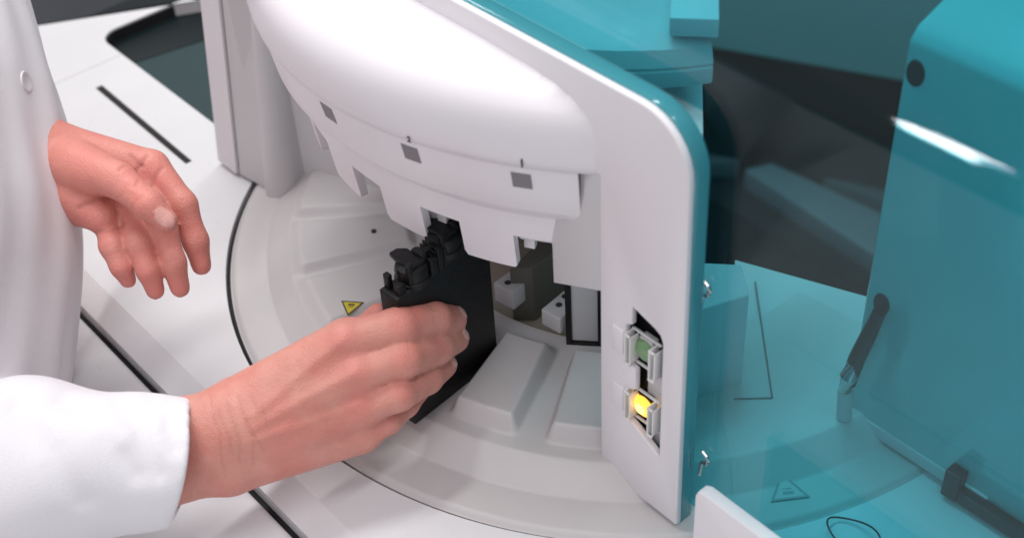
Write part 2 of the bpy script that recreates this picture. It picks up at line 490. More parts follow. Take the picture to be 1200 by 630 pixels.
def text_mesh(txt, size, name):
    cu = bpy.data.curves.new(name, 'FONT'); cu.body = txt; cu.size = size * S; cu.extrude = 0.0001; cu.offset = 0.00016
    cu.align_x = 'CENTER'; cu.align_y = 'CENTER'
    o = bpy.data.objects.new('tmp', cu); sc.collection.objects.link(o)
    dg = bpy.context.evaluated_depsgraph_get()
    me = bpy.data.meshes.new_from_object(o.evaluated_get(dg))
    bpy.data.objects.remove(o); bpy.data.curves.remove(cu)
    return me
for txt, (lx, ly), size, zz in (('1', (611, 193), 0.62, 20.45), ('2', (484, 159.5), 0.42, 20.3)):
    p = Zp(lx, ly, zz); b = math.atan2(p[1], p[0])
    me = text_mesh(txt, size, 'bay_number'); me.materials.clear()
    o = link('bay_number', me, INK, HD, 0)
    er = Vector((math.cos(b), math.sin(b), 0.0)); et = Vector((-math.sin(b), math.cos(b), 0)); ez = er.cross(et)
    rr_ = float(np.interp(zz, [20.05, 20.25, 20.8], [21.66, 21.78, 21.88])) + 0.06
    M4 = Matrix.Identity(4)
    for i in range(3):
        M4[i][0] = et[i]; M4[i][1] = ez[i]; M4[i][2] = er[i]
    M4[0][3] = rr_ * math.cos(b) * S; M4[1][3] = rr_ * math.sin(b) * S; M4[2][3] = zz * S
    o.matrix_world = M4

# ---- front plate (right) with the recess for two indicator buttons
def plate_outline():
    out = [(14.25, 0.54), (19.78, 0.54)]
    for k in range(9):
        a = math.radians(90 * k / 8)
        out.append((16.75 + 2.85 * math.cos(a), 22.45 + 2.85 * math.sin(a)))
    out += [(-16, 25.3), (-16, 20.3), (14.35, 20.3)]
    return out
recess = [(16.42, 13.75), (16.42, 12.55), (16.05, 12.35), (16.05, 9.9), (16.72, 9.7), (16.72, 8.35), (16.2, 8.0), (16.2, 6.0), (16.7, 5.75), (18.42, 4.75), (18.42, 12.7), (18.25, 13.1), (17.9, 13.3)]
def holed_xz(name, outer, holes, y, depth, material, parent, bev=0.12):
    b = bmesh.new(); edges = []; loops = []
    for lp in [outer] + holes:
        vs = [b.verts.new((p[0], y, p[1])) for p in lp]; loops.append(vs)
        edges += [b.edges.new((vs[i], vs[(i + 1) % len(vs)])) for i in range(len(vs))]
    bmesh.ops.triangle_fill(b, use_beauty=True, edges=edges, normal=(0, -1, 0))
    r = bmesh.ops.extrude_face_region(b, geom=b.faces[:])
    bmesh.ops.translate(b, verts=[g for g in r['geom'] if isinstance(g, bmesh.types.BMVert)], vec=(0, depth, 0))
    bmesh.ops.recalc_face_normals(b, faces=b.faces)
    bmesh.ops.dissolve_limit(b, angle_limit=0.01, verts=b.verts, edges=b.edges)
    if bev:
        ed = [e for e in b.edges if len(e.link_faces) == 2 and e.calc_face_angle(0) > 1.2]
        bmesh.ops.bevel(b, geom=ed, offset=bev, segments=3, profile=0.5, affect='EDGES')
    me = bpy.data.meshes.new(name)
    bmesh.ops.scale(b, vec=Vector((S, S, S)), verts=b.verts); b.to_mesh(me); b.free()
    return link(name, me, material, parent, 35)
FP = holed_xz('front_plate', plate_outline(), [recess], -16.7, 0.40, WHITE, AN, 0.10)
# teal acrylic edge behind the plate, following its outline
def backing_outline():
    out = [(14.6, -0.6), (19.66, -0.6)]
    for k in range(9):
        a = math.radians(90 * k / 8)
        out.append((16.75 + 2.87 * math.cos(a), 22.45 + 2.87 * math.sin(a)))
    out += [(-16, 25.32), (-16, 20.3), (14.6, 20.3)]
    return out
recess_b = rrect(15.6, 18.7, 4.4, 14.1, 0.3)
holed_xz('cover_edge', backing_outline(), [recess_b], -16.29, 0.95, TEALEDGE, AN, 0.16)
MB().box(15.5, 18.8, -15.75, -15.6, 4.3, 14.2).build('recess_back', BLACK, FP)
MB().box(16.9, 18.6, -16.0, -15.76, 4.6, 9.6, 0.05).build('recess_bracket', GREYW, FP)
for zc, lens, core in ((11.05, LENSG, None), (7.15, LENSO, LENSH)):
    yb = -16.35
    fr = MB()
    fr.box(16.15, 18.05, yb - 0.05, yb + 0.10, zc - 1.15, zc - 1.05, 0.03)
    fr.box(16.15, 18.05, yb - 0.05, yb + 0.10, zc + 0.92, zc + 1.02, 0.03)
    for x in (16.15, 17.75):
        fr.box(x, x + 0.10, yb - 0.6, yb + 0.1, zc - 1.05, zc + 0.95, 0.04)
        fr.box(x + 0.30, x + 0.38, yb - 0.55, yb + 0.1, zc - 0.95, zc + 0.8, 0.04)
        fr.box(x, x + 0.38, yb - 0.62, yb - 0.5, zc - 1.05, zc - 0.94, 0.03)
        fr.box(x, x + 0.38, yb - 0.62, yb - 0.5, zc + 0.84, zc + 0.95, 0.03)
    fo = fr.build('indicator_button', CLEARP, FP)
    g = MB()
    g.lathe([(0.0, 0.0), (0.36, -0.03), (0.58, -0.16), (0.66, -0.35), (0.66, -0.6)], n=28)
    lo = g.build('lens', lens, fo)
    lo.rotation_euler = (math.radians(90), 0, 0); lo.location = (17.0 * S, (yb - 0.28) * S, zc * S)
    if core:
        g = MB(); g.lathe([(0.0, 0.02), (0.16, 0.012), (0.30, -0.012), (0.33, -0.05)], n=24)
        co = g.build('lens_core', core, lo)
        co.location = (0, 0, 0.0004)
    sw = MB().box(16.6, 17.45, yb + 0.02, yb + 0.5, zc - 0.75, zc + 0.72, 0.05)
    sw.build('button_body', GREYW if core is None else BLACK, fo)
    MB().box(15.2, 15.98, -16.82, -16.6, zc - 0.75, zc + 0.8, 0.06).build('plate_tab', WHITE, FP)

# grey end wall between skirt and plate, and the black framed shutter below it
MB().prism([(10.9, -16.62, 11.7), (14.7, -16.62, 13.5), (14.7, -16.62, 20.28), (10.9, -16.62, 20.28)], (0, .3, 0), 0.04).build('end_wall', GREYW, AN)
g0, g1 = Zp(664, 410, 1.0), Zp(716, 413, 1.0)
gt = (g1 - g0) / np.linalg.norm(g1 - g0); gn = np.array([-gt[1], gt[0], 0.0]); gw = np.linalg.norm(g1 - g0)
def gbox(o, a0, a1, n0, n1, z0_, z1_):
    P = [g0 + gt * a0 + gn * n0, g0 + gt * a1 + gn * n0, g0 + gt * a1 + gn * n1, g0 + gt * a0 + gn * n1]
    return o.prism([(q[0], q[1], z0_) for q in P], (0, 0, z1_ - z0_), 0.03)
sh = MB()
gbox(sh, 0, .32, -.1, .5, 0.95, 11.5); gbox(sh, .32, gw, -.1, .5, 0.95, 1.75); gbox(sh, gw - .75, gw, -.09, .5, 1.75, 11.5)
SF = sh.build('shutter_frame', BLACK, AN)
gbox(MB(), .33, gw - .76, .1, .4, 1.76, 11.5).build('shutter_pane', GREYW, SF)

# inside of the carousel chamber
MB().lathe([(13.45, 1.22), (13.4, 0.9), (7.0, 0.9)], n=90, a0=-150, a1=-25).build('chamber_floor', BEIGE, AN)
MB().lathe([(7.6, 0.5), (7.6, 14.6), (7.0, 14.6), (7.0, 0.5)], n=60, a0=-130, a1=-52).build('chamber_core', OLIVE, AN)
def block(px, z0, z1, material, name, holes):
    P = [Zp(x, y, z1) for x, y in px]
    o = MB().prism([(q[0], q[1], z0) for q in P], (0, 0, z1 - z0), 0.08).build(name, material, AN)
    h = MB()
    for x, y in holes:
        q = Zp(x, y, z1); h.lathe([(0, z1 + 0.02), (0.2, z1 + 0.02), (0.2, z1 - .1)], c=q[:2], n=16)
    h.build('screw_hole', INK, o)
    return o
block([(578, 331), (601, 343), (628, 321), (606, 311)], 2.6, 4.0, GREYW, 'sensor_block', [(595, 331), (607, 322)])
block([(634, 362), (656, 374), (682, 350), (662, 339)], 2.4, 3.6, GREYW, 'sensor_block', [(655, 357), (662, 347)])
MB().prism([tuple(Zp(x, y, 0.95)) for x, y in ((601, 376), (627, 376), (690, 330), (660, 318))], (0, 0, 4.2), 0.1).build('guide_rail', OLIVE, AN)

# ---- left part of the front: leaning wall with a rounded column
def lean_wall():
    z0, z1 = -0.5, 24.0
    k = 0.118                               # metres of set-back per metre of height
    sec = [(-25.4, -16.3), (-23.0, -16.22), (-19.6, -15.95), (-18.7, -15.75), (-18.05, -15.3), (-17.85, -14.7), (-18.1, -14.2)]
    return sec, z0, z1, k
sec, z0, z1, k = lean_wall()
def leanprism(section, name, material, back=(2.2)):
    V = []; n = len(section)
    full = section + [(section[-1][0], section[-1][1] + back), (section[0][0], section[0][1] + back)]
    for z in (0.35, 24.0):
        for x, y in full: V.append((x, y + (z - 0.35) * k, z))
    n = len(full)
    fc = [(i, (i + 1) % n, n + (i + 1) % n, n + i) for i in range(n)] + [tuple(range(n)), tuple(range(2 * n - 1, n - 1, -1))]
    return finish(name, V, fc, material, AN, 40)
leanprism([(-25.4, -16.3), (-23.08, -16.24)], 'wall_edge_trim', WHITE)
leanprism([(-22.92, -16.05), (-20.5, -15.75), (-20.2, -15.72), (-19.95, -15.78), (-19.7, -15.98), (-19.4, -16.14), (-19.0, -16.2), (-18.6, -16.12), (-18.25, -15.85), (-18.05, -15.4), (-17.95, -14.8), (-18.1, -14.3)], 'wall_column', GREYW)
leanprism([(-23.1, -16.0), (-22.9, -16.0)], 'wall_seam', GAP, 1.0)
# wall inside, behind the column
a = Zp(350, 206, 1.2); b = Zp(460, 238, 1.2)
dirv = (b - a) / np.linalg.norm(b - a)
a = a - dirv * 3; b = b + dirv * 9
MB().prism([(a[0], a[1], 0.9), (b[0], b[1], 0.9), (b[0] - .1, b[1] + 1, 0.9), (a[0] - .1, a[1] + 1, 0.9)], (0, 0, 20), 0.0).build('inner_wall', GREYW, AN)

# ---- right part: radial blocks, drum, rear deck
def radial_block(P, z0, z1, name, material):
    return MB().prism([(p[0], p[1], z0) for p in P], (0, 0, z1 - z0), 0.12).build(name, material, AN)
radial_block([(11.9, -7.6), (14.05, -5.75), (16.0, -7.3), (14.6, -10.9)], 0.5, 8.2, 'carousel_block', WHITE)
radial_block([(9.1, -7.75), (10.95, -6.1), (14.0, -9.4), (12.1, -11.2)], 0.9, 18.7, 'tall_block', WHITE)
drum = [(14.7, 20.2), (15.1, 20.3), (15.25, 20.6), (15.25, 21.25), (15.16, 21.32), (15.16, 21.42), (15.25, 21.5), (14.9, 22.3), (13.8, 22.8), (11, 23.1), (4, 23.2)]
MB().lathe(drum, n=90, a0=-125, a1=-31).build('inner_drum', GREYW, AN)
t = math.radians(-31)
finish('drum_cheek', [(r * math.cos(t), r * math.sin(t), z) for r, z in drum + [(4, 20.2)]], [tuple(range(len(drum) + 1))], GREYW, AN, 0)
MB().prism([tuple(Zp(785, 21, 23.9) - [0, 0, 1.0]), tuple(Zp(843, 23, 23.9) - [0, 0, 1.0]), tuple(Zp(843, 23, 23.9) + [-4.5, 5, -1.0]), tuple(Zp(785, 21, 23.9) + [-4.5, 5, -1.0])], (0, 0, 1.0), 0.06).build('drum_lid', WHITE, AN)
q = Zp(777, 100, 15); MB().box(q[0] - 1.1, q[0] + 1.1, q[1] - 0.4, q[1] + 0.4, 2, 20.5, 0.1, rot=math.radians(40)).build('drum_post', GREYW, AN)
q = Zp(799, 84, 18.5); MB().lathe([(0, 17.2), (.35, 17.3), (.42, 17.6), (.42, 20.4)], c=q[:2], n=20).build('drum_pin', GREYW, AN)
# joint lines of the deck behind the panel
jl = MB()
for (x0, y0), (x1, y1) in (((885, 330), (905, 466)), ((905, 466), (860, 467))):
    p0, p1 = Zp(x0, y0, 1.58), Zp(x1, y1, 1.58)
    jl.tube([p0, p1], 0.06, 6)
p_ = None
jl.build('deck_joint', LABEL, AN)
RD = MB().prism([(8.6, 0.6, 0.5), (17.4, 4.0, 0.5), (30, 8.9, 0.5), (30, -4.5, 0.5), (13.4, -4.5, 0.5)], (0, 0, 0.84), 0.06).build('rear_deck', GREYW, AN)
# chrome latches at the panel's right edge
for (lx, ly, yy) in ((824, 337, -15.2), (823, 535, -15.2)):
    q = Yp(lx, ly, yy)
    o = MB()
    o.tube([q + [0, 0, .45], q + [.28, 0, .3], q + [.38, 0, 0], q + [.28, 0, -.3], q + [0, 0, -.4], q + [-.1, 0, -1.4]], 0.11, 10)
    o.build('latch', STEEL, AN)
# white lower plate at the near right
out = [(22.0, -8), (22.0, 6.0), (22.12, 6.35), (22.45, 6.55), (44, 6.55), (44, -8)]
holed_xz('lower_plate', out, [], -18.0, 0.7, WHITE, AN, 0.08)

# ---- see-through teal cover: upright sheet, rounded fold, flat top going back
def cover():
    V = []; fc = []
    for x0, x1, zb in ((18.75, 47.0, 0.42), (-16.0, 18.75, 24.95)):
        prof = [(-15.00, zb), (-15.00, 27.4)]
        inner = [(y + 0.25, z) for y, z in prof]
        for j in range(1, 9):
            a = math.radians(90 * j / 8)
            prof.append((-15.0 + 1.0 * (1 - math.cos(a)), 27.4 + 1.0 * math.sin(a)))
            inner.append((-14.0 - 0.75 * math.cos(a), 27.4 + 0.75 * math.sin(a)))
        prof += [(9.0, 29.4)]; inner += [(9.0, 29.15)]
        n = len(prof); o = len(V)
        for x in (x0, x1):
            V += [(x, y, z) for y, z in prof] + [(x, y, z) for y, z in inner]
        for i in range(n - 1):
            fc.append((o + i, o + i + 1, o + 2 * n + i + 1, o + 2 * n + i))
            fc.append((o + n + i, o + n + i + 1, o + 3 * n + i + 1, o + 3 * n + i))
        fc.append((o, o + n, o + 3 * n, o + 2 * n)); fc.append((o + n - 1, o + 2 * n - 1, o + 4 * n - 1, o + 3 * n - 1))
    return finish('see_through_cover', V, fc, ACRYL, AN, 40)
cover()

# ================================================================== teal side cabinet on the right
TB = thing('side_cabinet', 'teal side cabinet with chamfered top and dark round pins behind the see-through cover', 'cabinet')
prof = [(-4.4, 0.9), (-4.4, 24.6), (-3.9, 25.2), (-1.2, 26.1), (8, 26.3), (8, 0.9)]
V = [(x, y, z) for x in (21.1, 60) for y, z in prof]; n = len(prof)
MB().prism([(21.05, y, z) for y, z in prof], (40, 0, 0), 0.25).build('housing', TEAL, TB)
for lx, ly in ((1073, 86), (1033, 356)):
    q = Yp(lx, ly, -4.4)
    g = MB().lathe([(0, .05), (.55, .05), (.62, -.05), (.62, -0.5)], n=24).build('pin', INK, TB)
    g.rotation_euler = (math.radians(90), 0, 0); g.location = (q[0] * S, (q[1] - .02) * S, q[2] * S)
    g.scale = (0.8, 1.15, 1)
lev = [Yp(1030, 366, -5.0), Yp(1018, 392, -5.3), Yp(1004, 420, -5.6), Yp(994, 448, -5.8)]
LV = MB().tube(lev, [0.35, 0.42, 0.45, 0.42], 14).build('lever', DARKST, TB)
MB().tube([Yp(1000, 425, -5.8), Yp(995, 440, -5.95), Yp(990, 456, -5.9)], [0.3, 0.48, 0.34], 14).build('lever_tip', STEEL, LV)
MB().tube([Yp(991, 454, -5.7), Yp(989, 487, -5.4)], [0.42, 0.42], 14).build('lever_socket', GREYW, LV)
q0, q1 = Yp(1106, 604, -4.9), Yp(1160, 628, -4.9)
o = MB(); o.box(q0[0] - .4, q0[0] + .5, -5.2, -4.4, 0.4, 2.3, 0.08); o.box(q0[0] - .2, q0[0] + 5, -5.1, -4.42, 0.4, 1.2, 0.06)
o.build('foot_bracket', DARKST, TB)

# thin red-brown cable looped on the ring
pts = []
cc = Zp(1000, 626, 0.5)
for j in range(26):
    a = math.radians(-20 + 330 * j / 25)
    pts.append((cc[0] + 1.5 * math.cos(a), cc[1] + 1.0 * math.sin(a), 0.5 + 0.25 * math.sin(a * 2)))
pts.append((cc[0] + 3.2, cc[1] + 1.0, .45)); pts.append((cc[0] + 5.0, cc[1] + 2.8, .4))
tag(MB().tube(pts, 0.05, 8).build('cable', CABLE), 'thin dark red cable looped on the ring under the teal cover', 'cable')

# far cabinet standing on the floor behind the machine
a = Zp(800, 52, -30); b = Zp(1080, 101, -30)
dv = (b - a) / np.linalg.norm(b - a); nv = np.array([-dv[1], dv[0], 0])
a = a - dv * 25; b = b + dv * 45
BC = thing('far_cabinet', 'dull teal cabinet standing far behind the machine, seen dimly through the teal cover', 'cabinet')
MB().prism([a, b, b + nv * 50, a + nv * 50], (0, 0, 110), 0.5).build('body', CABIN, BC)
MB().prism([a + nv * 6 + [0, 0, -55], b + nv * 6 + [0, 0, -55], b + nv * 44 + [0, 0, -55], a + nv * 44 + [0, 0, -55]], (0, 0, 54.9)).build('plinth', GAP, BC)

BN = thing('reflection_slabs', 'grey slabs added above the far floor, standing in for pale reflections in the teal cover', 'reflection')  # added slabs, shaped like the pale wedges reflected in the cover sheet
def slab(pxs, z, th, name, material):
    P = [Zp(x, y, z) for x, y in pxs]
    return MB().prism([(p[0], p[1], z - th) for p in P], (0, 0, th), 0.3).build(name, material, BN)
slab([(872, 198), (905, 190), (1062, 262), (1075, 330)], -42, 3, 'reflection_wedge', mat('reflection_grey', (0.12, 0.14, 0.16), 0.5))
slab([(790, 96), (930, 118), (1075, 165), (1085, 250), (905, 186), (800, 190)], -50, 3, 'reflection_band', mat('reflection_blue_grey', (0.095, 0.11, 0.125), 0.5))
q = Zp(905, 130, -46); MB().lathe([(0, -42), (3.2, -42), (3.4, -43), (3.4, -50)], c=q[:2], n=24).build('slab_knob', INK, BN)
p = Zp(950, 230, -48); MB().box(p[0] - 22, p[0] + 14, p[1] - 4, p[1] + 22, -85, -53.2).build('slab_base', GAP, BN)

# ================================================================== black reagent cartridge in the hand
CT = thing('reagent_cartridge', 'slim black reagent cartridge with two lidded necks, gripped and pushed into bay two', 'cartridge')
A0 = Zp(487, 498, 1.55) * [1, 1, 0]; A1 = Zp(579, 425, 1.55) * [1, 1, 0]; A1 = A1 + (A1 - A0) * 0.06
tv = (A1 - A0) / np.linalg.norm(A1 - A0); nv = np.array([-tv[1], tv[0], 0])      # nv points to the left
W_, L_ = 1.4, np.linalg.norm(A1 - A0)
def cpt(l, w_, z): return A0 + tv * l + nv * w_ + np.array([0, 0, z])
b = MB()
b.prism([cpt(0, 0, 1.56), cpt(L_, 0, 1.56), cpt(L_, W_, 1.56), cpt(0, W_, 1.56)], (0, 0, 9.34), 0.10)
CB = b.build('body', BLACK, CT)
b = MB(); b.prism([cpt(3.0, .12, 10.85), cpt(L_ - .05, .12, 10.85), cpt(L_ - .05, W_ - .12, 10.85), cpt(3.0, W_ - .12, 10.85)], (0, 0, 0.85), 0.1)
b.build('shoulder', BLACK, CT)
b = MB()
for i in range(5):
    l0 = 2.55 + 0.2 * i
    b.prism([cpt(l0, .15, 10.88), cpt(l0 + .11, .15, 10.88), cpt(l0 + .11, W_ - .1, 10.88), cpt(l0, W_ - .1, 10.88)], (0, 0, 1.0 + 0.1 * i), 0.03)
b.prism([cpt(2.5, W_ * .35, 10.88), cpt(3.5, W_ * .35, 10.88), cpt(3.5, W_ * .6, 10.88), cpt(2.5, W_ * .6, 10.88)], (0, 0, 1.25), 0.06)
b.prism([cpt(4.9, .1, 11.35), cpt(L_ - .1, .1, 11.35), cpt(L_ - .1, W_ - .1, 11.35), cpt(4.9, W_ - .1, 11.35)], (0, 0, 1.5), 0.08)
for l0, l1, w0, w1, zt in ((0.25, 0.75, .1, .5, 11.5), (0.3, 0.6, .9, 1.3, 11.8), (2.45, 2.95, -.04, .3, 11.9), (3.0, 3.4, -.04, .25, 12.3), (3.45, 4.9, -.03, .16, 12.1), (4.95, 5.5, -.04, .3, 13.0), (5.6, 6.3, -.04, .3, 12.6)):
    b.prism([cpt(l0, w0, 10.87), cpt(l1, w0, 10.87), cpt(l1, w1, 10.87), cpt(l0, w1, 10.87)], (0, 0, zt - 10.87), 0.05)
b.build('clip_ridge', BLACK, CT)
for l, zz in ((1.75, 10.85), (4.15, 11.35)):
    c0 = cpt(l, W_ / 2, 0)
    g = MB()
    g.lathe([(0.0, zz + 1.15), (0.55, zz + 1.12), (0.82, zz + 1.0), (0.9, zz + 0.75), (0.86, zz + 0.25), (0.95, zz + 0.2), (0.95, zz - 0.1)], c=c0[:2], n=26)
    cap = g.build('neck_lid', BLACK, CT)
    g = MB()
    g.prism([cpt(l - .5, .1, zz + 1.0), cpt(l + .5, .1, zz + 1.0), cpt(l + .45, W_, zz + 1.12), cpt(l + .15, W_ + .5, zz + 1.02), cpt(l - .35, W_ + .55, zz + 1.0), cpt(l - .5, W_, zz + 1.12)], (0, 0, 0.3), 0.09)
    g.prism([cpt(l - .15, W_ - .1, zz + .4), cpt(l + .25, W_ - .1, zz + .4), cpt(l + .25, W_ + .35, zz + .55), cpt(l - .15, W_ + .35, zz + .55)], (0, 0, 0.6), 0.08)
    g.prism([cpt(l - .75, .05, zz + .2), cpt(l - .35, .05, zz + .2), cpt(l - .35, .35, zz + .2), cpt(l - .75, .35, zz + .2)], (0, 0, 1.35), 0.08)
    g.prism([cpt(l + .4, .25, zz + .3), cpt(l + .8, .25, zz + .3), cpt(l + .8, 1.1, zz + .3), cpt(l + .4, 1.1, zz + .3)], (0, 0, 1.2), 0.1)
    g.build('lid_tab', BLACK, cap)

# ================================================================== the person (bodies by signed distance fields)
def cone(P, a, b, ra, rb):
    """distance to a round cone between a and b"""
    ab = b - a; L2 = float(ab @ ab)
    t = np.clip(((P - a) @ ab) / L2, 0, 1)
    d = P - a - t[..., None] * ab
    return np.sqrt((d * d).sum(-1)) - (ra + (rb - ra) * t)
def smin(a, b, k):
    h = np.clip(0.5 + 0.5 * (b - a) / k, 0, 1)
    return b + (a - b) * h - k * h * (1 - h)
def chain(P, pts, rads, k=0.3):
    d = None
    for i in range(len(pts) - 1):
        e = cone(P, pts[i], pts[i + 1], rads[i], rads[i + 1])
        d = e if d is None else smin(d, e, k)
    return d

def surface_nets(fn, lo, hi, h):
    n = np.ceil((np.array(hi) - np.array(lo)) / h).astype(int) + 1
    xs = [lo[i] + h * np.arange(n[i]) for i in range(3)]
    V = np.empty(n, np.float32)
    for s0 in range(0, n[0], 24):                      # slabs keep memory low
        X, Y, Zz = np.meshgrid(xs[0][s0:s0 + 24], xs[1], xs[2], indexing='ij')
        V[s0:s0 + 24] = fn(np.stack([X, Y, Zz], -1).astype(np.float32))
    ins = V < 0
    c8 = [ins[i:n[0] - 1 + i, j:n[1] - 1 + j, k_:n[2] - 1 + k_] for i in (0, 1) for j in (0, 1) for k_ in (0, 1)]
    sm = sum(c.astype(np.int8) for c in c8)
    act = (sm > 0) & (sm < 8)
    idx = np.argwhere(act)
    ids = -np.ones(act.shape, int); ids[act] = np.arange(len(idx))
    acc = np.zeros((len(idx), 3)); cnt = np.zeros(len(idx))
    offs = [np.array(o) for o in ((0, 0, 0), (0, 0, 1), (0, 1, 0), (0, 1, 1), (1, 0, 0), (1, 0, 1), (1, 1, 0), (1, 1, 1))]
    for ax in range(3):
        for o in offs:
            if o[ax]: continue
            o2 = o.copy(); o2[ax] = 1
            p = idx + o; q = idx + o2
            va = V[p[:, 0], p[:, 1], p[:, 2]]; vb = V[q[:, 0], q[:, 1], q[:, 2]]
            mk = (va < 0) != (vb < 0)
            t = va / (va - vb + 1e-12)
            pos = o[None] + 0.0; pos = np.repeat(pos, len(idx), 0); pos[:, ax] += t
            acc[mk] += pos[mk]; cnt[mk] += 1
    verts = np.array(lo) + (idx + acc / cnt[:, None]) * h
    faces = []
    for ax in range(3):
        a1, a2 = (ax + 1) % 3, (ax + 2) % 3
        sl = [slice(1, -1)] * 3; sl[ax] = slice(0, -1)
        s0 = [slice(None)] * 3
        A = ins
        e0 = np.take(A, range(0, n[ax] - 1), ax); e1_ = np.take(A, range(1, n[ax]), ax)
        ch = e0 != e1_
        w_ = np.argwhere(ch)
        w_ = w_[(w_[:, a1] > 0) & (w_[:, a2] > 0) & (w_[:, a1] < n[a1] - 1) & (w_[:, a2] < n[a2] - 1)]
        fl_ = e0[w_[:, 0], w_[:, 1], w_[:, 2]]
        def cell(d1, d2):
            q = w_.copy(); q[:, a1] += d1; q[:, a2] += d2
            return ids[q[:, 0], q[:, 1], q[:, 2]]
        quad = np.stack([cell(-1, -1), cell(0, -1), cell(0, 0), cell(-1, 0)], -1)
        quad[~fl_] = quad[~fl_][:, ::-1]
        faces.append(quad)
    return verts, np.concatenate(faces)

def relax(V, Fc, it=2, lam=0.5):
    e = np.concatenate([Fc[:, [0, 1]], Fc[:, [1, 2]], Fc[:, [2, 3]], Fc[:, [3, 0]]])
    for _ in range(it):
        s_ = np.zeros_like(V); c_ = np.zeros(len(V))
        for a_, b_ in ((0, 1), (1, 0)):
            np.add.at(s_, e[:, a_], V[e[:, b_]]); np.add.at(c_, e[:, a_], 1)
        V = V + lam * (s_ / c_[:, None] - V)
    return V

def normals(V, Fc):
    a = np.cross(V[Fc[:, 2]] - V[Fc[:, 0]], V[Fc[:, 3]] - V[Fc[:, 1]])
    N = np.zeros_like(V)
    for i in range(4): np.add.at(N, Fc[:, i], a)
    return N / (np.linalg.norm(N, axis=1, keepdims=True) + 1e-9)

def polydist(V, pts):
    d = np.full(len(V), 1e9)
    for i in range(len(pts) - 1):
        a, b = pts[i][:2], pts[i + 1][:2]; ab = b - a
        t = np.clip(((V[:, :2] - a) @ ab) / (ab @ ab), 0, 1)
        d = np.minimum(d, np.linalg.norm(V[:, :2] - a - t[:, None] * ab, axis=1))
    return d

# ---------------- right hand: reaches in from the left and grips the cartridge
def px(l): return [C3(*p) for p in l]
RH = {
    'index':  (px([(405, 398, 67.3), (466, 384, 67.6), (510, 374, 69.6), (531, 374, 71.2)]), [1.02, 1.04, 0.92, 0.78]),
    'middle': (px([(420, 436, 67.4), (472, 420, 67.5), (512, 407, 70.0), (534, 397, 71.7)]), [1.02, 1.02, 0.90, 0.76]),
    'ring':   (px([(424, 476, 68.0), (466, 460, 68.0), (500, 443, 70.0), (521, 428, 71.8)]), [0.98, 0.97, 0.85, 0.70]),
    'pinky':  (px([(423, 508, 69.0), (454, 491, 69.2), (476, 473, 70.4), (493, 456, 71.5)]), [0.90, 0.78, 0.69, 0.57]),
}
R_w = C3(262, 518, 67.5); R_f = C3(150, 556, 66.5); R_e = C3(-140, 590, 66.0)
def right_hand(P):
    wristU = C3(262, 492, 67.3); wristL = C3(264, 545, 67.9)
    mc = [(RH['index'][0][0], C3(282, 474, 67.6), 1.12, 1.55), (RH['middle'][0][0], C3(276, 500, 67.4), 1.12, 1.75),
          (RH['ring'][0][0], C3(272, 525, 67.6), 1.1, 1.7), (RH['pinky'][0][0], C3(274, 546, 68.0), 1.05, 1.4)]
    d = None
    for a, b, ra, rb in mc:
        e = cone(P, b, a, rb, ra); d = e if d is None else smin(d, e, 0.7)
    # palm flesh behind, heel
    d = smin(d, cone(P, C3(300, 505, 69.6), C3(400, 455, 70.0), 1.5, 1.3), 0.9)
    # wrist and forearm: oval, two side-by-side cones
    for a, b, ra, rb in ((C3(255, 497, 67.5), C3(120, 525, 66.8), 1.70, 2.1), (C3(255, 540, 67.9), C3(120, 568, 67.0), 1.62, 2.1),
                         (C3(120, 546, 67.0), R_e, 2.7, 3.4)):
        d = smin(d, cone(P, a, b, ra, rb), 1.0)
    d = smin(d, cone(P, C3(290, 492, 67.3), C3(240, 515, 67.4), 1.6, 1.7), 0.9)
    # knuckles
    for n_, rr_ in (('index', .52), ('middle', .55), ('ring', .4), ('pinky', .35)):
        c_ = RH[n_][0][0] + np.array([-0.05, -0.1, -0.62])
        d = smin(d, np.linalg.norm(P - c_, axis=-1) - rr_, 0.5)
    fg = None
    for n_ in RH:
        pts, rads = RH[n_]
        e = chain(P, pts, rads, 0.25)
        # knuckle swell at the middle joint
        fg = e if fg is None else smin(fg, e, 0.035)
    d = smin(d, fg, 0.35)
    # thumb behind the cartridge
    th = chain(P, px([(318, 482, 69.4), (372, 440, 71.3), (415, 402, 71.6), (444, 370, 70.3)]), [1.5, 1.15, 0.98, 0.72], 0.4)
    return smin(d, th, 0.4)

def sdf_mesh(fn, lo, hi, h, it=2):
    V, Fc = surface_nets(fn, lo, hi, h)
    return relax(V, Fc, it), Fc

V1, F1 = sdf_mesh(right_hand, (-30, -0.5, 62.5), (0.5, 15.5, 76), 0.12, 4)
N1 = normals(V1, F1)
front1 = np.clip(-N1[:, 2], 0, 1)
def crease(V, N, fr, pts, wd, amp):
    dd = polydist(V, pts); g = np.exp(-(dd / wd) ** 2) * fr
    return V - N * (amp * g)[:, None], g
tone1 = np.zeros(len(V1)); red1 = np.zeros(len(V1)); nail1 = np.zeros(len(V1))
wr = [[(250, 462), (258, 485), (267, 505), (266, 530), (269, 556)], [(272, 470), (279, 484), (288, 512), (285, 538)], [(284, 462), (296, 492), (303, 508), (300, 540)],
      [(312, 470), (318, 492)], [(262, 478), (276, 505), (280, 528)], [(296, 486), (306, 510), (314, 524)], [(300, 462), (310, 480)]]
for i, l in enumerate(wr):
    V1, g = crease(V1, N1, front1, px([p + (67.0,) for p in l]), 0.08, 0.032 if i < 3 else 0.02); tone1 += 0.4 * g
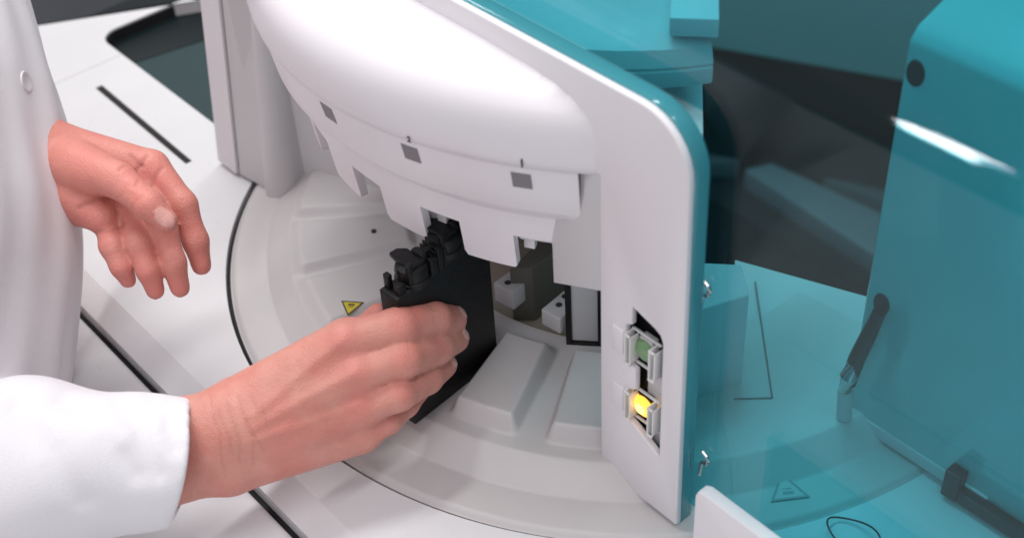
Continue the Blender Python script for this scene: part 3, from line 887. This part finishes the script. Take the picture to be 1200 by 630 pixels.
for c_, ss_ in (((463, 372), 1), ((474, 408), 1), ((468, 449), .9), ((458, 487), .7)):       # skin folds over the middle joints
    for dx in (-5, 0, 5):
        l = px([(c_[0] + dx - 2, c_[1] - 10 * ss_, 67.2), (c_[0] + dx + 1, c_[1] + 1, 67.2), (c_[0] + dx + 3, c_[1] + 11 * ss_, 67.2)])
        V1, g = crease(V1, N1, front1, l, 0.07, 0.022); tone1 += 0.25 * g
for c_ in ((508, 366), (512, 399), (500, 434)):
    l = px([(c_[0] - 2, c_[1] - 8, 69.2), (c_[0] + 3, c_[1] + 10, 69.2)])
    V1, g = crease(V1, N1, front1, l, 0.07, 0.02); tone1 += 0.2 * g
# tendons and veins on the back of the hand
for l, am in (([(300, 485), (350, 440), (400, 400)], -.07), ([(300, 500), (360, 465), (415, 436)], -.08), ([(300, 515), (360, 495), (420, 474)], -.07), ([(300, 530), (365, 520), (418, 508)], -.035),
              ([(290, 520), (330, 505), (352, 480), (385, 470)], -.03), ([(330, 505), (380, 500), (400, 490)], -.03)):
    V1, g = crease(V1, N1, front1, px([p + (66.3,) for p in l]), 0.28, am)
for c_, rad in (((404, 392), .9), ((420, 430), .9), ((426, 470), .8), ((428, 505), .7), ((466, 378), .6), ((472, 414), .6), ((466, 455), .6), ((330, 520), 1.3)):
    q = C3(c_[0], c_[1], 66.5); red1 += np.exp(-(np.linalg.norm(V1[:, :2] - q[:2], axis=1) / rad) ** 2) * front1
def nail(V, N, base, tip, r, nx, off=0.72, size=(0.52, 0.40)):
    """nail mask: ellipse on the dorsal side (direction nx) of the last phalanx"""
    ax_ = tip - base; ax_ = ax_ / np.linalg.norm(ax_); nx = nx - ax_ * (nx @ ax_); nx /= np.linalg.norm(nx)
    sd = np.cross(ax_, nx)
    c_ = tip + ax_ * r * 0.15 + nx * r * off
    q = V - c_
    e = (q @ ax_ / size[0]) ** 2 + (q @ sd / size[1]) ** 2 + (q @ nx / 0.6) ** 2
    return 1 - ss(0.75, 1.05, e)
for n_, nx in (('index', (0.35, -0.55, -0.75)), ('middle', (0.35, -0.3, -0.85)), ('ring', (0.35, -0.2, -0.9)), ('pinky', (.4, .0, -.9))):
    pts, rads = RH[n_]
    mk = nail(V1, N1, pts[2], pts[3], rads[3], np.array(nx), size=(0.50, 0.42 if n_ != 'pinky' else .34))
    nail1 = np.maximum(nail1, mk)
    V1 = V1 + N1 * (0.025 * (mk > 0.5) - 0.03 * np.exp(-((mk - 0.35) / 0.25) ** 2) * (mk > 0.02))[:, None]

# ---------------- left hand: hangs relaxed, palm towards the camera, thumb across
LD = 74.0
LH = {
    'index':  (px([(178, 196, 75.0), (214, 240, 74.6), (229, 282, 74.8), (236, 311, 75.2)]), [1.0, 0.80, 0.71, 0.58]),
    'middle': (px([(165, 215, 74.9), (191, 268, 73.4), (203, 308, 73.4), (211, 337, 74.0)]), [0.96, 0.77, 0.69, 0.57]),
    'ring':   (px([(148, 236, 74.7), (163, 284, 73.0), (174, 316, 73.0), (182, 340, 73.6)]), [0.90, 0.73, 0.65, 0.54]),
    'pinky':  (px([(126, 254, 74.3), (131, 288, 72.9), (142, 312, 73.0), (150, 328, 73.6)]), [0.82, 0.66, 0.58, 0.48]),
}
LT = (px([(92, 196, 72.9), (138, 211, 71.9), (174, 240, 71.2), (195, 259, 71.4)]), [1.45, 0.98, 0.82, 0.66])
def left_hand(P):
    wr_ = [C3(58, 168, 74.4), C3(58, 190, 74.2), C3(64, 214, 74.0), C3(74, 236, 73.8)]
    d = None
    for (n_, wq, ra, rb) in (('index', wr_[0], 0.98, 1.35), ('middle', wr_[1], 0.98, 1.4), ('ring', wr_[2], 0.95, 1.35), ('pinky', wr_[3], 0.92, 1.2)):
        e = cone(P, wq, LH[n_][0][0], rb, ra); d = e if d is None else smin(d, e, 0.6)
    # forearm up into the sleeve
    d = smin(d, cone(P, C3(62, 198, 74.2), C3(-150, 60, 72.0), 2.0, 3.2), 1.0)
    # heel of the palm on the little finger side
    d = smin(d, cone(P, C3(84, 230, 73.3), C3(118, 254, 73.3), 1.15, 0.95), 0.5)
    d = smin(d, cone(P, C3(150, 200, 75.6), C3(176, 205, 75.6), 1.0, 0.9), 0.6)
    fg = None
    for n_ in LH:
        e = chain(P, *LH[n_], 0.4); fg = e if fg is None else smin(fg, e, 0.03)
    d = smin(d, fg, 0.22)
    th = chain(P, *LT, 0.3)
    th = smin(th, cone(P, C3(78, 190, 73.4), C3(112, 204, 72.8), 1.35, 1.2), 0.5)
    return smin(d, th, 0.18)
V2, F2 = sdf_mesh(left_hand, (-40, -14, 66), (-15.5, 3, 79), 0.12, 6)
N2 = normals(V2, F2); front2 = np.clip(-N2[:, 2], 0, 1)
tone2 = np.zeros(len(V2)); red2 = np.zeros(len(V2)); nail2 = np.zeros(len(V2))
cl = [([(148, 180), (154, 188), (162, 194)], .11, .07), ([(166, 180), (160, 192), (152, 202)], .10, .08), ([(184, 195), (176, 206), (172, 222)], .10, .07),
      ([(98, 244), (112, 236), (124, 231)], .12, .09), ([(100, 276), (118, 272), (138, 268), (146, 262)], .1, .07), ([(120, 232), (138, 250), (144, 264)], .1, .05),
      ([(150, 235), (162, 228), (172, 232)], .08, .03), ([(168, 246), (176, 236), (184, 232)], .07, .03), ([(160, 224), (167, 217)], .07, .02),
      ([(206, 236), (214, 232)], .08, .018), ([(222, 282), (234, 276)], .08, .013), ([(184, 268), (198, 262)], .08, .018), ([(196, 308), (209, 302)], .08, .013),
      ([(156, 284), (170, 278)], .08, .018), ([(168, 316), (180, 310)], .08, .013), ([(126, 290), (138, 284)], .08, .018), ([(137, 314), (147, 308)], .08, .013)]
for l, wd, am in cl:
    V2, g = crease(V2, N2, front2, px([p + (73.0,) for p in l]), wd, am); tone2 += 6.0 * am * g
for c_, rad in (((236, 312), .8), ((211, 337), .8), ((182, 340), .8), ((150, 326), .7), ((172, 205), 1.0), ((110, 260), 1.0)):
    q = C3(c_[0], c_[1], 73.5); red2 += np.exp(-(np.linalg.norm(V2[:, :2] - q[:2], axis=1) / rad) ** 2)
mk = nail(V2, N2, LT[0][2], LT[0][3] - 0.25 * (LT[0][3] - LT[0][2]) / np.linalg.norm(LT[0][3] - LT[0][2]), LT[1][3], np.array([0.3, -0.1, -0.95]), off=0.85, size=(0.72, 0.46))
nail2 = np.maximum(nail2, mk)
V2 = V2 + N2 * (0.03 * (mk > 0.5) - 0.035 * np.exp(-((mk - 0.35) / 0.25) ** 2) * (mk > 0.02))[:, None]

# ---------------- upper body hidden in the coat, joining the two arms (off the picture's left edge)
TOR_D = 76.0
def inner_body(P):
    d = cone(P, C3(-330, -120, TOR_D), C3(-310, 420, TOR_D), 11, 12)
    d = smin(d, cone(P, C3(-150, 60, 72.0), C3(-330, -60, 74), 3.0, 4.5), 2)
    d = smin(d, cone(P, R_e, C3(-330, 200, 70), 3.2, 4.5), 2)
    return d
V3, F3 = sdf_mesh(inner_body, (-66, -34, 60), (-28, 40, 92), 0.8, 3)
z3 = np.zeros(len(V3))
BV = np.concatenate([V1, V2, V3]); BF = np.concatenate([F1, F2 + len(V1), F3 + len(V1) + len(V2)])
SKIN = bpy.data.materials.new('skin'); SKIN.use_nodes = True
nt = SKIN.node_tree; pb = nt.nodes['Principled BSDF']
pb.inputs['Roughness'].default_value = 0.46
pb.inputs['Specular IOR Level'].default_value = 0.42
pb.inputs['Subsurface Weight'].default_value = 0.15
pb.inputs['Subsurface Radius'].default_value = (1.0, 0.4, 0.25)
pb.inputs['Subsurface Scale'].default_value = 0.0025
def mixc(fac_socket, c0, c1, fac=None):
    x = nt.nodes.new('ShaderNodeMix'); x.data_type = 'RGBA'
    for i, c_ in ((6, c0), (7, c1)):
        if isinstance(c_, tuple): x.inputs[i].default_value = c_ + (1,)
        else: nt.links.new(c_, x.inputs[i])
    if fac_socket is not None: nt.links.new(fac_socket, x.inputs[0])
    return x.outputs[2]
at_ = nt.nodes.new('ShaderNodeVertexColor'); at_.layer_name = 'skin_marks'
sep = nt.nodes.new('ShaderNodeSeparateColor'); nt.links.new(at_.outputs['Color'], sep.inputs[0])
tc = nt.nodes.new('ShaderNodeTexCoord')
no = nt.nodes.new('ShaderNodeTexNoise'); no.inputs['Scale'].default_value = 90; no.inputs['Detail'].default_value = 6
nt.links.new(tc.outputs['Object'], no.inputs['Vector'])
base = mixc(no.outputs['Fac'], (0.55, 0.22, 0.17), (0.74, 0.36, 0.295))
mo = nt.nodes.new('ShaderNodeTexNoise'); mo.inputs['Scale'].default_value = 42; mo.inputs['Detail'].default_value = 3
nt.links.new(tc.outputs['Object'], mo.inputs['Vector'])
mr = nt.nodes.new('ShaderNodeMapRange'); mr.inputs[1].default_value = 0.42; mr.inputs[2].default_value = 0.68; mr.inputs[4].default_value = 0.6
nt.links.new(mo.outputs['Fac'], mr.inputs[0])
base = mixc(mr.outputs[0], base, (0.62, 0.19, 0.155))
base = mixc(sep.outputs[0], base, (0.70, 0.235, 0.20))
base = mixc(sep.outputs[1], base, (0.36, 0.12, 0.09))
base = mixc(sep.outputs[2], base, (0.80, 0.50, 0.45))
nt.links.new(base, pb.inputs['Base Color'])
vo = nt.nodes.new('ShaderNodeTexVoronoi'); vo.inputs['Scale'].default_value = 900
nt.links.new(tc.outputs['Object'], vo.inputs['Vector'])
n2 = nt.nodes.new('ShaderNodeTexNoise'); n2.inputs['Scale'].default_value = 260; n2.inputs['Detail'].default_value = 5
nt.links.new(tc.outputs['Object'], n2.inputs['Vector'])
ad = nt.nodes.new('ShaderNodeMath'); ad.operation = 'ADD'
nt.links.new(vo.outputs['Distance'], ad.inputs[0]); nt.links.new(n2.outputs['Fac'], ad.inputs[1])
bp = nt.nodes.new('ShaderNodeBump'); bp.inputs['Strength'].default_value = 0.4; bp.inputs['Distance'].default_value = 0.0005
nt.links.new(ad.outputs[0], bp.inputs['Height']); nt.links.new(bp.outputs['Normal'], pb.inputs['Normal'])
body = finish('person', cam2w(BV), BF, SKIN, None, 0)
body.data.shade_smooth()
tag(body, 'person in a white lab coat gripping the black cartridge, other hand hanging relaxed', 'person')
colr = np.zeros((len(BV), 4), np.float32); colr[:, 3] = 1
colr[:, 0] = np.clip(np.concatenate([red1 * .6, red2 * .45 + .42, z3]), 0, 1)
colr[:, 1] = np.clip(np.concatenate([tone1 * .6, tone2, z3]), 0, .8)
colr[:, 2] = np.clip(np.concatenate([nail1 * .85, nail2 * .6, z3]), 0, 1)
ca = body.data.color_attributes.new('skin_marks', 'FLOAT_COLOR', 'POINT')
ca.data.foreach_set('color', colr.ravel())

# ---------------- lab coat
COATM = mat('coat_cloth', (0.80, 0.785, 0.82), 0.85, spec=0.15, bump=0.5, bscale=1500, var=0.02, vscale=14)
cuffA = C3(30, 552, 65.9); cuffB = C3(214, 537, 66.9)
axc = (cuffB - cuffA) / np.linalg.norm(cuffB - cuffA)
def folds(P, s, seed):
    r_ = np.random.default_rng(seed); o = 0
    for i in range(5):
        kx = r_.normal(0, 1, 3) * s * (1 + .5 * i); o = o + np.sin(P @ kx.astype(np.float32) + r_.uniform(0, 6) + 0.9 * np.sin(P @ (r_.normal(0, 1, 3) * s).astype(np.float32))) / (1 + .5 * i)
    return o
def coat(P):
    tor = chain(P, [C3(-338, -140, 74.0), C3(-330, 40, 73.8), C3(-304, 170, 73.5), C3(-290, 290, 73.0), C3(-294, 620, 73.0)], [15.2, 15.6, 16.2, 16.6, 16.6], 3.0)
    # long soft vertical drapes
    tor = tor + 0.15 * np.sin(P[..., 2] * .75 + 0.05 * P[..., 1] + 0.8 * np.sin(P[..., 1] * .25)) + 0.09 * np.sin(P[..., 2] * 1.7 + P[..., 0] * .5 + P[..., 1] * .13) + 0.06 * folds(P, .3, 3)
    # front placket: a raised strip with a stitched edge
    sl = cone(P, C3(-150, 610, 67.5), C3(30, 552, 66.0), 5.6, 4.4)
    sl = smin(sl, cone(P, C3(30, 552, 66.0), C3(235, 536, 66.9), 4.4, 3.05), 1.5)
    q = P - cuffA
    along = q @ axc.astype(np.float32)
    sl = sl + 0.10 * folds(P, .28, 11) * (1 - 0.7 * ss(4.5, 7.5, along)) + 0.05 * np.sin(along * 0.9 + P[..., 1] * .9) - 0.05 * ((along > 6.9) & (along < 7.05))
    # cuff end cut and hollow
    cut = along - (8.3 - 0.16 * (P[..., 1] - cuffB[1] + 0.4) - 0.06 * (P[..., 1] - cuffB[1] + 0.4) ** 2)
    sl = np.maximum(sl, cut)
    hol = cone(P, C3(120, 545, 66.5), C3(260, 532, 67.1), 3.0, 2.55)
    sl = np.maximum(sl, -np.maximum(hol, 5.0 - along))
    # hem ridge round the cuff
    return smin(tor, sl, 0.9)
V4, F4 = sdf_mesh(coat, (-34, -16.5, 54), (-14.5, 17, 82), 0.16, 3)
N4 = normals(V4, F4); fr4 = np.clip(-N4[:, 2] * 1.5, 0, 1)
for l, wd, am in (([(30, 135), (36, 260), (46, 432)], .35, .16), ([(58, 130), (72, 240), (80, 430)], .3, .12), ([(8, 0), (14, 60), (18, 140)], .4, .18),
                  ([(42, 60), (50, 130), (60, 200)], .4, -.15), ([(16, 150), (22, 300), (30, 430)], .5, -.10), ([(86, 250), (88, 330), (84, 420)], .35, .10),
                  ([(60, 470), (110, 500), (150, 560)], .5, .12), ([(120, 475), (150, 505), (175, 560)], .45, .10), ([(10, 480), (60, 530), (90, 590)], .6, .14),
                  ([(150, 470), (180, 490), (195, 530)], .35, .08), ([(40, 450), (90, 475), (130, 520)], .5, -.10)):
    V4, g = crease(V4, N4, fr4, px([p + (62.0,) for p in l]), wd * 1.1, am * (1.7 if l[0][1] > 440 else 3.0))
COAT = finish('lab_coat', cam2w(V4), F4, COATM, body, 0); COAT.data.shade_smooth()

# coat button, on the coat's surface at the picture's upper left
def coat_hit(pxx, pyy, d0=56.0, d1=80.0):
    ds = np.arange(d0, d1, 0.05); P = np.stack([(pxx - CX) / f_px * ds, (pyy - CY) / f_px * ds, ds], -1).astype(np.float32)
    v = coat(P); i = int(np.argmax(v < 0)); return P[i].astype(float)
hb = coat_hit(30, 96)
e_ = 0.2
gr = np.array([(coat((hb + np.eye(3)[i] * e_)[None].astype(np.float32)) - coat((hb - np.eye(3)[i] * e_)[None].astype(np.float32)))[0] for i in range(3)])
gr /= np.linalg.norm(gr)
btn = MB()
btn.lathe([(0, 0.06), (.36, .06), (.46, .11), (.56, .1), (.6, .04), (.58, -.2)], n=28)
bo = btn.build('coat_button', mat('button_plastic', (0.70, 0.69, 0.71), 0.35), COAT)
nw = gr[0] * R + gr[1] * D + gr[2] * F
bo.rotation_mode = 'QUATERNION'; bo.rotation_quaternion = Vector(nw).to_track_quat('Z', 'Y')
bo.location = Vector(cam2w(hb[None])[0]) * S
print('verts', len(BV), len(V4))
